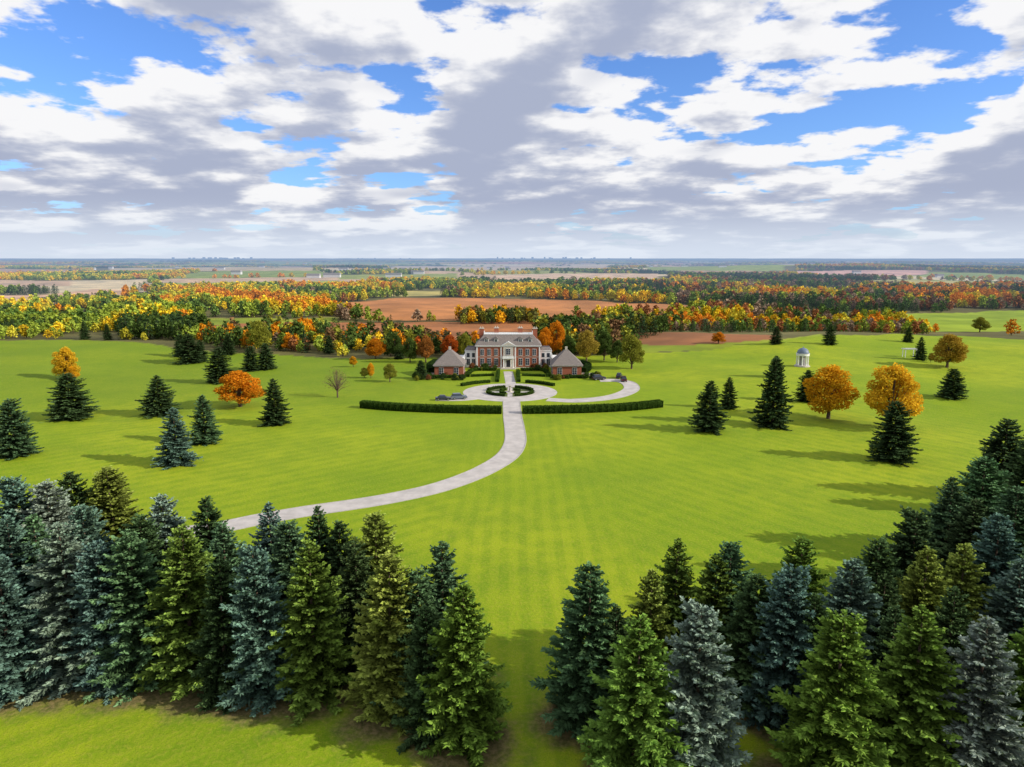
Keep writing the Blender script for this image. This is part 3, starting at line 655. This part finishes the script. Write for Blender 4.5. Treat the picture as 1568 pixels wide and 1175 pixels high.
# cars
RUB=simple('tyre',(.02,.02,.02),.8); LAMP=simple('headlamp',(.7,.7,.7),.2); RLAMP=simple('tail_lamp',(.35,.02,.02),.3); HUB=simple('alloy',(.5,.5,.52),.3,metal=.8)
def car(name,loc,rot,colr,suv=False):
    E=empty(name,loc,rot); hh=1.8 if suv else 1.5; paint=simple(name+'_paint',colr,.25,spec=.6)
    def loft(prof,wid,mat,nm):
        v=[];f=[];n=len(prof)
        for s in(-1,1):
            for (x,z),w in zip(prof,wid): v.append((x,s*w,z))
        for i in range(n): j=(i+1)%n; f.append((i,j,n+j,n+i))
        f.append(tuple(range(n-1,-1,-1))); f.append(tuple(range(n,2*n)))
        me=bpy.data.meshes.new(nm); me.from_pydata(v,[],f); me.materials.append(mat); me.update(); o=obj(nm,me,parent=E); md=o.modifiers.new('b','BEVEL'); md.width=.05; md.segments=2; return o
    bz=hh*.6
    loft([(-2.3,.35),(2.3,.35),(2.35,.6),(2.25,bz-.12),(1.1,bz),(-1.6 if not suv else -2.2,bz+.03),(-2.3,bz-.05),(-2.35,.6)],[.88,.88,.9,.84,.9,.9,.84,.9],paint,'body')
    rb=-2.15 if suv else -1.65; rt=-1.85 if suv else -1.05
    loft([(rb,bz),(1.05,bz),(.35,hh-.08),(rt,hh-.08)],[.82,.82,.66,.66],GLASS,'glasshouse')
    loft([(rt-.06,hh-.1),(.42,hh-.1),(.3,hh),(rt+.05,hh)],[.69,.69,.62,.62],paint,'roof')
    w=MB(); hb=MB()
    for x in(-1.45,1.4):
        for s in(-1,1):
            for mb,r,y0,y1 in((w,.34,.68,.92),(hb,.2,.9,.935)):
                k=len(mb.v); n=18
                for yy in(y0,y1):
                    for i in range(n): a_=2*math.pi*i/n; mb.v.append((x+r*math.cos(a_),s*yy,.34+r*math.sin(a_)))
                for i in range(n): mb.f.append((k+i,k+(i+1)%n,k+n+(i+1)%n,k+n+i))
                mb.f.append(tuple(range(k,k+n))); mb.f.append(tuple(range(k+n,k+2*n)))
    w.make('wheels',RUB,E); hb.make('hubs',HUB,E)
    l=MB(); 
    for s in(-1,1): l.box(2.26,2.36,s*.68-.17,s*.68+.17,.62,.78)
    l.make('headlamps',LAMP,E); l=MB()
    for s in(-1,1): l.box(-2.37,-2.27,s*.7-.15,s*.7+.15,.65,.85)
    l.make('tail_lamps',RLAMP,E)
for (u,v,r,c,sv) in((679,613,.08,(.03,.035,.05),False),(703,611.5,.25,(.12,.14,.18),True),(955,584,1.5,(.05,.012,.015),True),(948,579,1.3,(.02,.02,.03),True),(917,582,.3,(.03,.03,.035),True)):
    x,y=gp(u,v); car('parked_car',(x,y,tz(x,y)+.05),r,c,sv)
# shrubs round the house
shm=decid('shrub_mesh',2.2,1.3,300,1600,.22,base=.05,nlobe=9)
for i in range(48):
    s=int(rng.choice([-1,1])); x=HX+s*rng.uniform(4,32); y=HY-rng.uniform(2,6) if abs(x-HX)<15 else HY-rng.uniform(20,27)
    c=[DGR,(.06,.1,.03),OL,(.3,.12,.05),(.12,.17,.04)][int(rng.integers(0,5))]; k=rng.uniform(.5,1.2)
    obj('garden_shrub',shm,(x,y,tz(x,y)),rng.uniform(0,6),(k,k,k),color=c)
# distant skyline
sk=MB(); 
for cx_,n,hm in((-9800,22,60),(1100,22,70),(-4800,8,35)):
    for i in range(n): x=cx_+rng.normal(0,900); w=rng.uniform(20,45); y=24000+rng.normal(0,300); sk.box(x-w,x+w,y-w,y+w,-30,rng.uniform(.3,1)*hm)
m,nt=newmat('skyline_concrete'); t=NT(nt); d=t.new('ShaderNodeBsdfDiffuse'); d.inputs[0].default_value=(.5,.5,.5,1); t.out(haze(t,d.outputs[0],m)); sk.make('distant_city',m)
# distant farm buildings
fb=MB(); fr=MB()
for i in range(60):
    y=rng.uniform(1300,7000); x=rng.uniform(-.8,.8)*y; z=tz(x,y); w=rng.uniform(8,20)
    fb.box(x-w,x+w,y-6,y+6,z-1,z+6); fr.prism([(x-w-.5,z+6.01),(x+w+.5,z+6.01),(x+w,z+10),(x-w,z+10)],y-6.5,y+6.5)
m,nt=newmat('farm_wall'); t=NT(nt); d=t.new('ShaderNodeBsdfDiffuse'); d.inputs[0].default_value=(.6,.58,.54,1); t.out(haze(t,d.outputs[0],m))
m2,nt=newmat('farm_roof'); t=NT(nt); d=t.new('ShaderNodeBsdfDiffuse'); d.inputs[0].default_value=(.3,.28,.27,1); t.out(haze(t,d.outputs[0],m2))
FM=empty('distant_farm_buildings'); fb.make('farm_walls',m,FM); fr.make('farm_roofs',m2,FM)
# ------------------------------------------------------------------ light and sky
elev=26.; sx,sy=1.,-.25; az=math.degrees(math.atan2(sx,sy))
sd=Vector((math.sin(rad(az))*math.cos(rad(elev)),math.cos(rad(az))*math.cos(rad(elev)),math.sin(rad(elev))))
L=bpy.data.lights.new('sun','SUN'); L.energy=5.; L.angle=rad(.5); L.color=(1,.94,.84)
lo=bpy.data.objects.new('sun',L); scene.collection.objects.link(lo); lo.rotation_euler=(-sd).to_track_quat('-Z','Y').to_euler()
w=bpy.data.worlds.new('World'); scene.world=w; w.use_nodes=True; w.node_tree.nodes.clear(); t=NT(w.node_tree)
w.cycles.sampling_method='NONE'
sky=t.new('ShaderNodeTexSky',sky_type='NISHITA'); sky.sun_disc=False; sky.sun_elevation=rad(elev); sky.sun_rotation=rad(az); sky.air_density=1.; sky.dust_density=.4; sky.ozone_density=2.
tc=t.new('ShaderNodeTexCoord'); dv=t.sep(tc.outputs['Generated'])
THR=.425
def dens(ox,oz,det):
    x=t.math('ADD',dv[0],ox) if ox else dv[0]
    z=t.math('MAXIMUM',t.math('ADD',dv[2],oz),0.)
    q=t.math('DIVIDE',1.,t.math('ADD',z,.12))
    vec=t.comb(t.math('ADD',t.math('MULTIPLY',x,q),12.3),t.math('ADD',t.math('MULTIPLY',dv[1],q),4.1),0.)
    n=t.noise(vec,1.75,det,.54,'2D')
    big=t.noise(vec,.62,1,.5,'2D')
    n=t.math('ADD',n,t.math('MULTIPLY',t.math('SUBTRACT',big,.45),.34))
    if det>3:
        p=t.noise(t.comb(t.math('MULTIPLY',x,13.),t.math('MULTIPLY',dv[1],13.),t.math('MULTIPLY',z,29.)),1.,5,.6)
        n=t.math('ADD',n,t.math('MULTIPLY',t.math('SUBTRACT',p,.5),.34))
    return n
def gap(dx,dy,dz_,c0,c1,amt):
    d=t.math('ADD',t.math('ADD',t.math('MULTIPLY',dv[0],dx),t.math('MULTIPLY',dv[1],dy)),t.math('MULTIPLY',dv[2],dz_))
    return t.ss(d,c0,c1,0.,amt)
D0=dens(0,0,6); D1=dens(.012,.020,5); D2=dens(.035,.06,2)
low=t.ss(dv[2],.05,.24,.085,0.)
g_=t.math('ADD',gap(-.186,.944,.273,.975,.997,.10),gap(.442,.876,.188,.988,.999,.07))
adj=t.math('SUBTRACT',low,g_)
d0=t.math('SUBTRACT',t.math('ADD',D0,adj),THR)
alpha=t.ss(d0,-.03,.05)
d1=t.math('MAXIMUM',t.math('SUBTRACT',t.math('ADD',D1,adj),THR+.02),0.); d2=t.math('MAXIMUM',t.math('SUBTRACT',t.math('ADD',D2,adj),THR+.03),0.)
T=t.math('EXPONENT',t.math('MULTIPLY',t.math('ADD',t.math('MULTIPLY',d1,4.4),t.math('MULTIPLY',d2,2.6)),-1.))
T=t.ss(T,.22,.74)
cc=t.mix(T,(.42,.47,.62),(.97,.97,.985))
hz=t.ss(dv[2],0.,.085,1.,0.); cc=t.mix(t.math('MULTIPLY',hz,.85),cc,(.74,.82,.94)); alpha=t.math('MAXIMUM',alpha,t.math('MULTIPLY',hz,.94))
skc=t.mix(1.,sky.outputs[0],(.70,1.0,1.58,1),'MULTIPLY')
b1=t.new('ShaderNodeBackground'); t.l.new(skc,b1.inputs[0]); b1.inputs[1].default_value=.12
b2=t.new('ShaderNodeBackground'); t.l.new(cc,b2.inputs[0]); b2.inputs[1].default_value=.97
mx=t.new('ShaderNodeMixShader'); t.l.new(alpha,mx.inputs[0]); t.l.new(b1.outputs[0],mx.inputs[1]); t.l.new(b2.outputs[0],mx.inputs[2])
o=t.new('ShaderNodeOutputWorld'); t.l.new(mx.outputs[0],o.inputs[0])
# ------------------------------------------------------------------ camera
c=bpy.data.cameras.new('camera'); c.sensor_width=36; c.lens=36*F/1568; c.clip_end=100000; c.clip_start=.5
co=bpy.data.objects.new('camera',c); scene.collection.objects.link(co); co.location=(0,0,H); co.rotation_euler=(rad(90)-P,0,0); scene.camera=co
scene.view_settings.view_transform='Standard'; scene.view_settings.look='None'; scene.view_settings.exposure=0
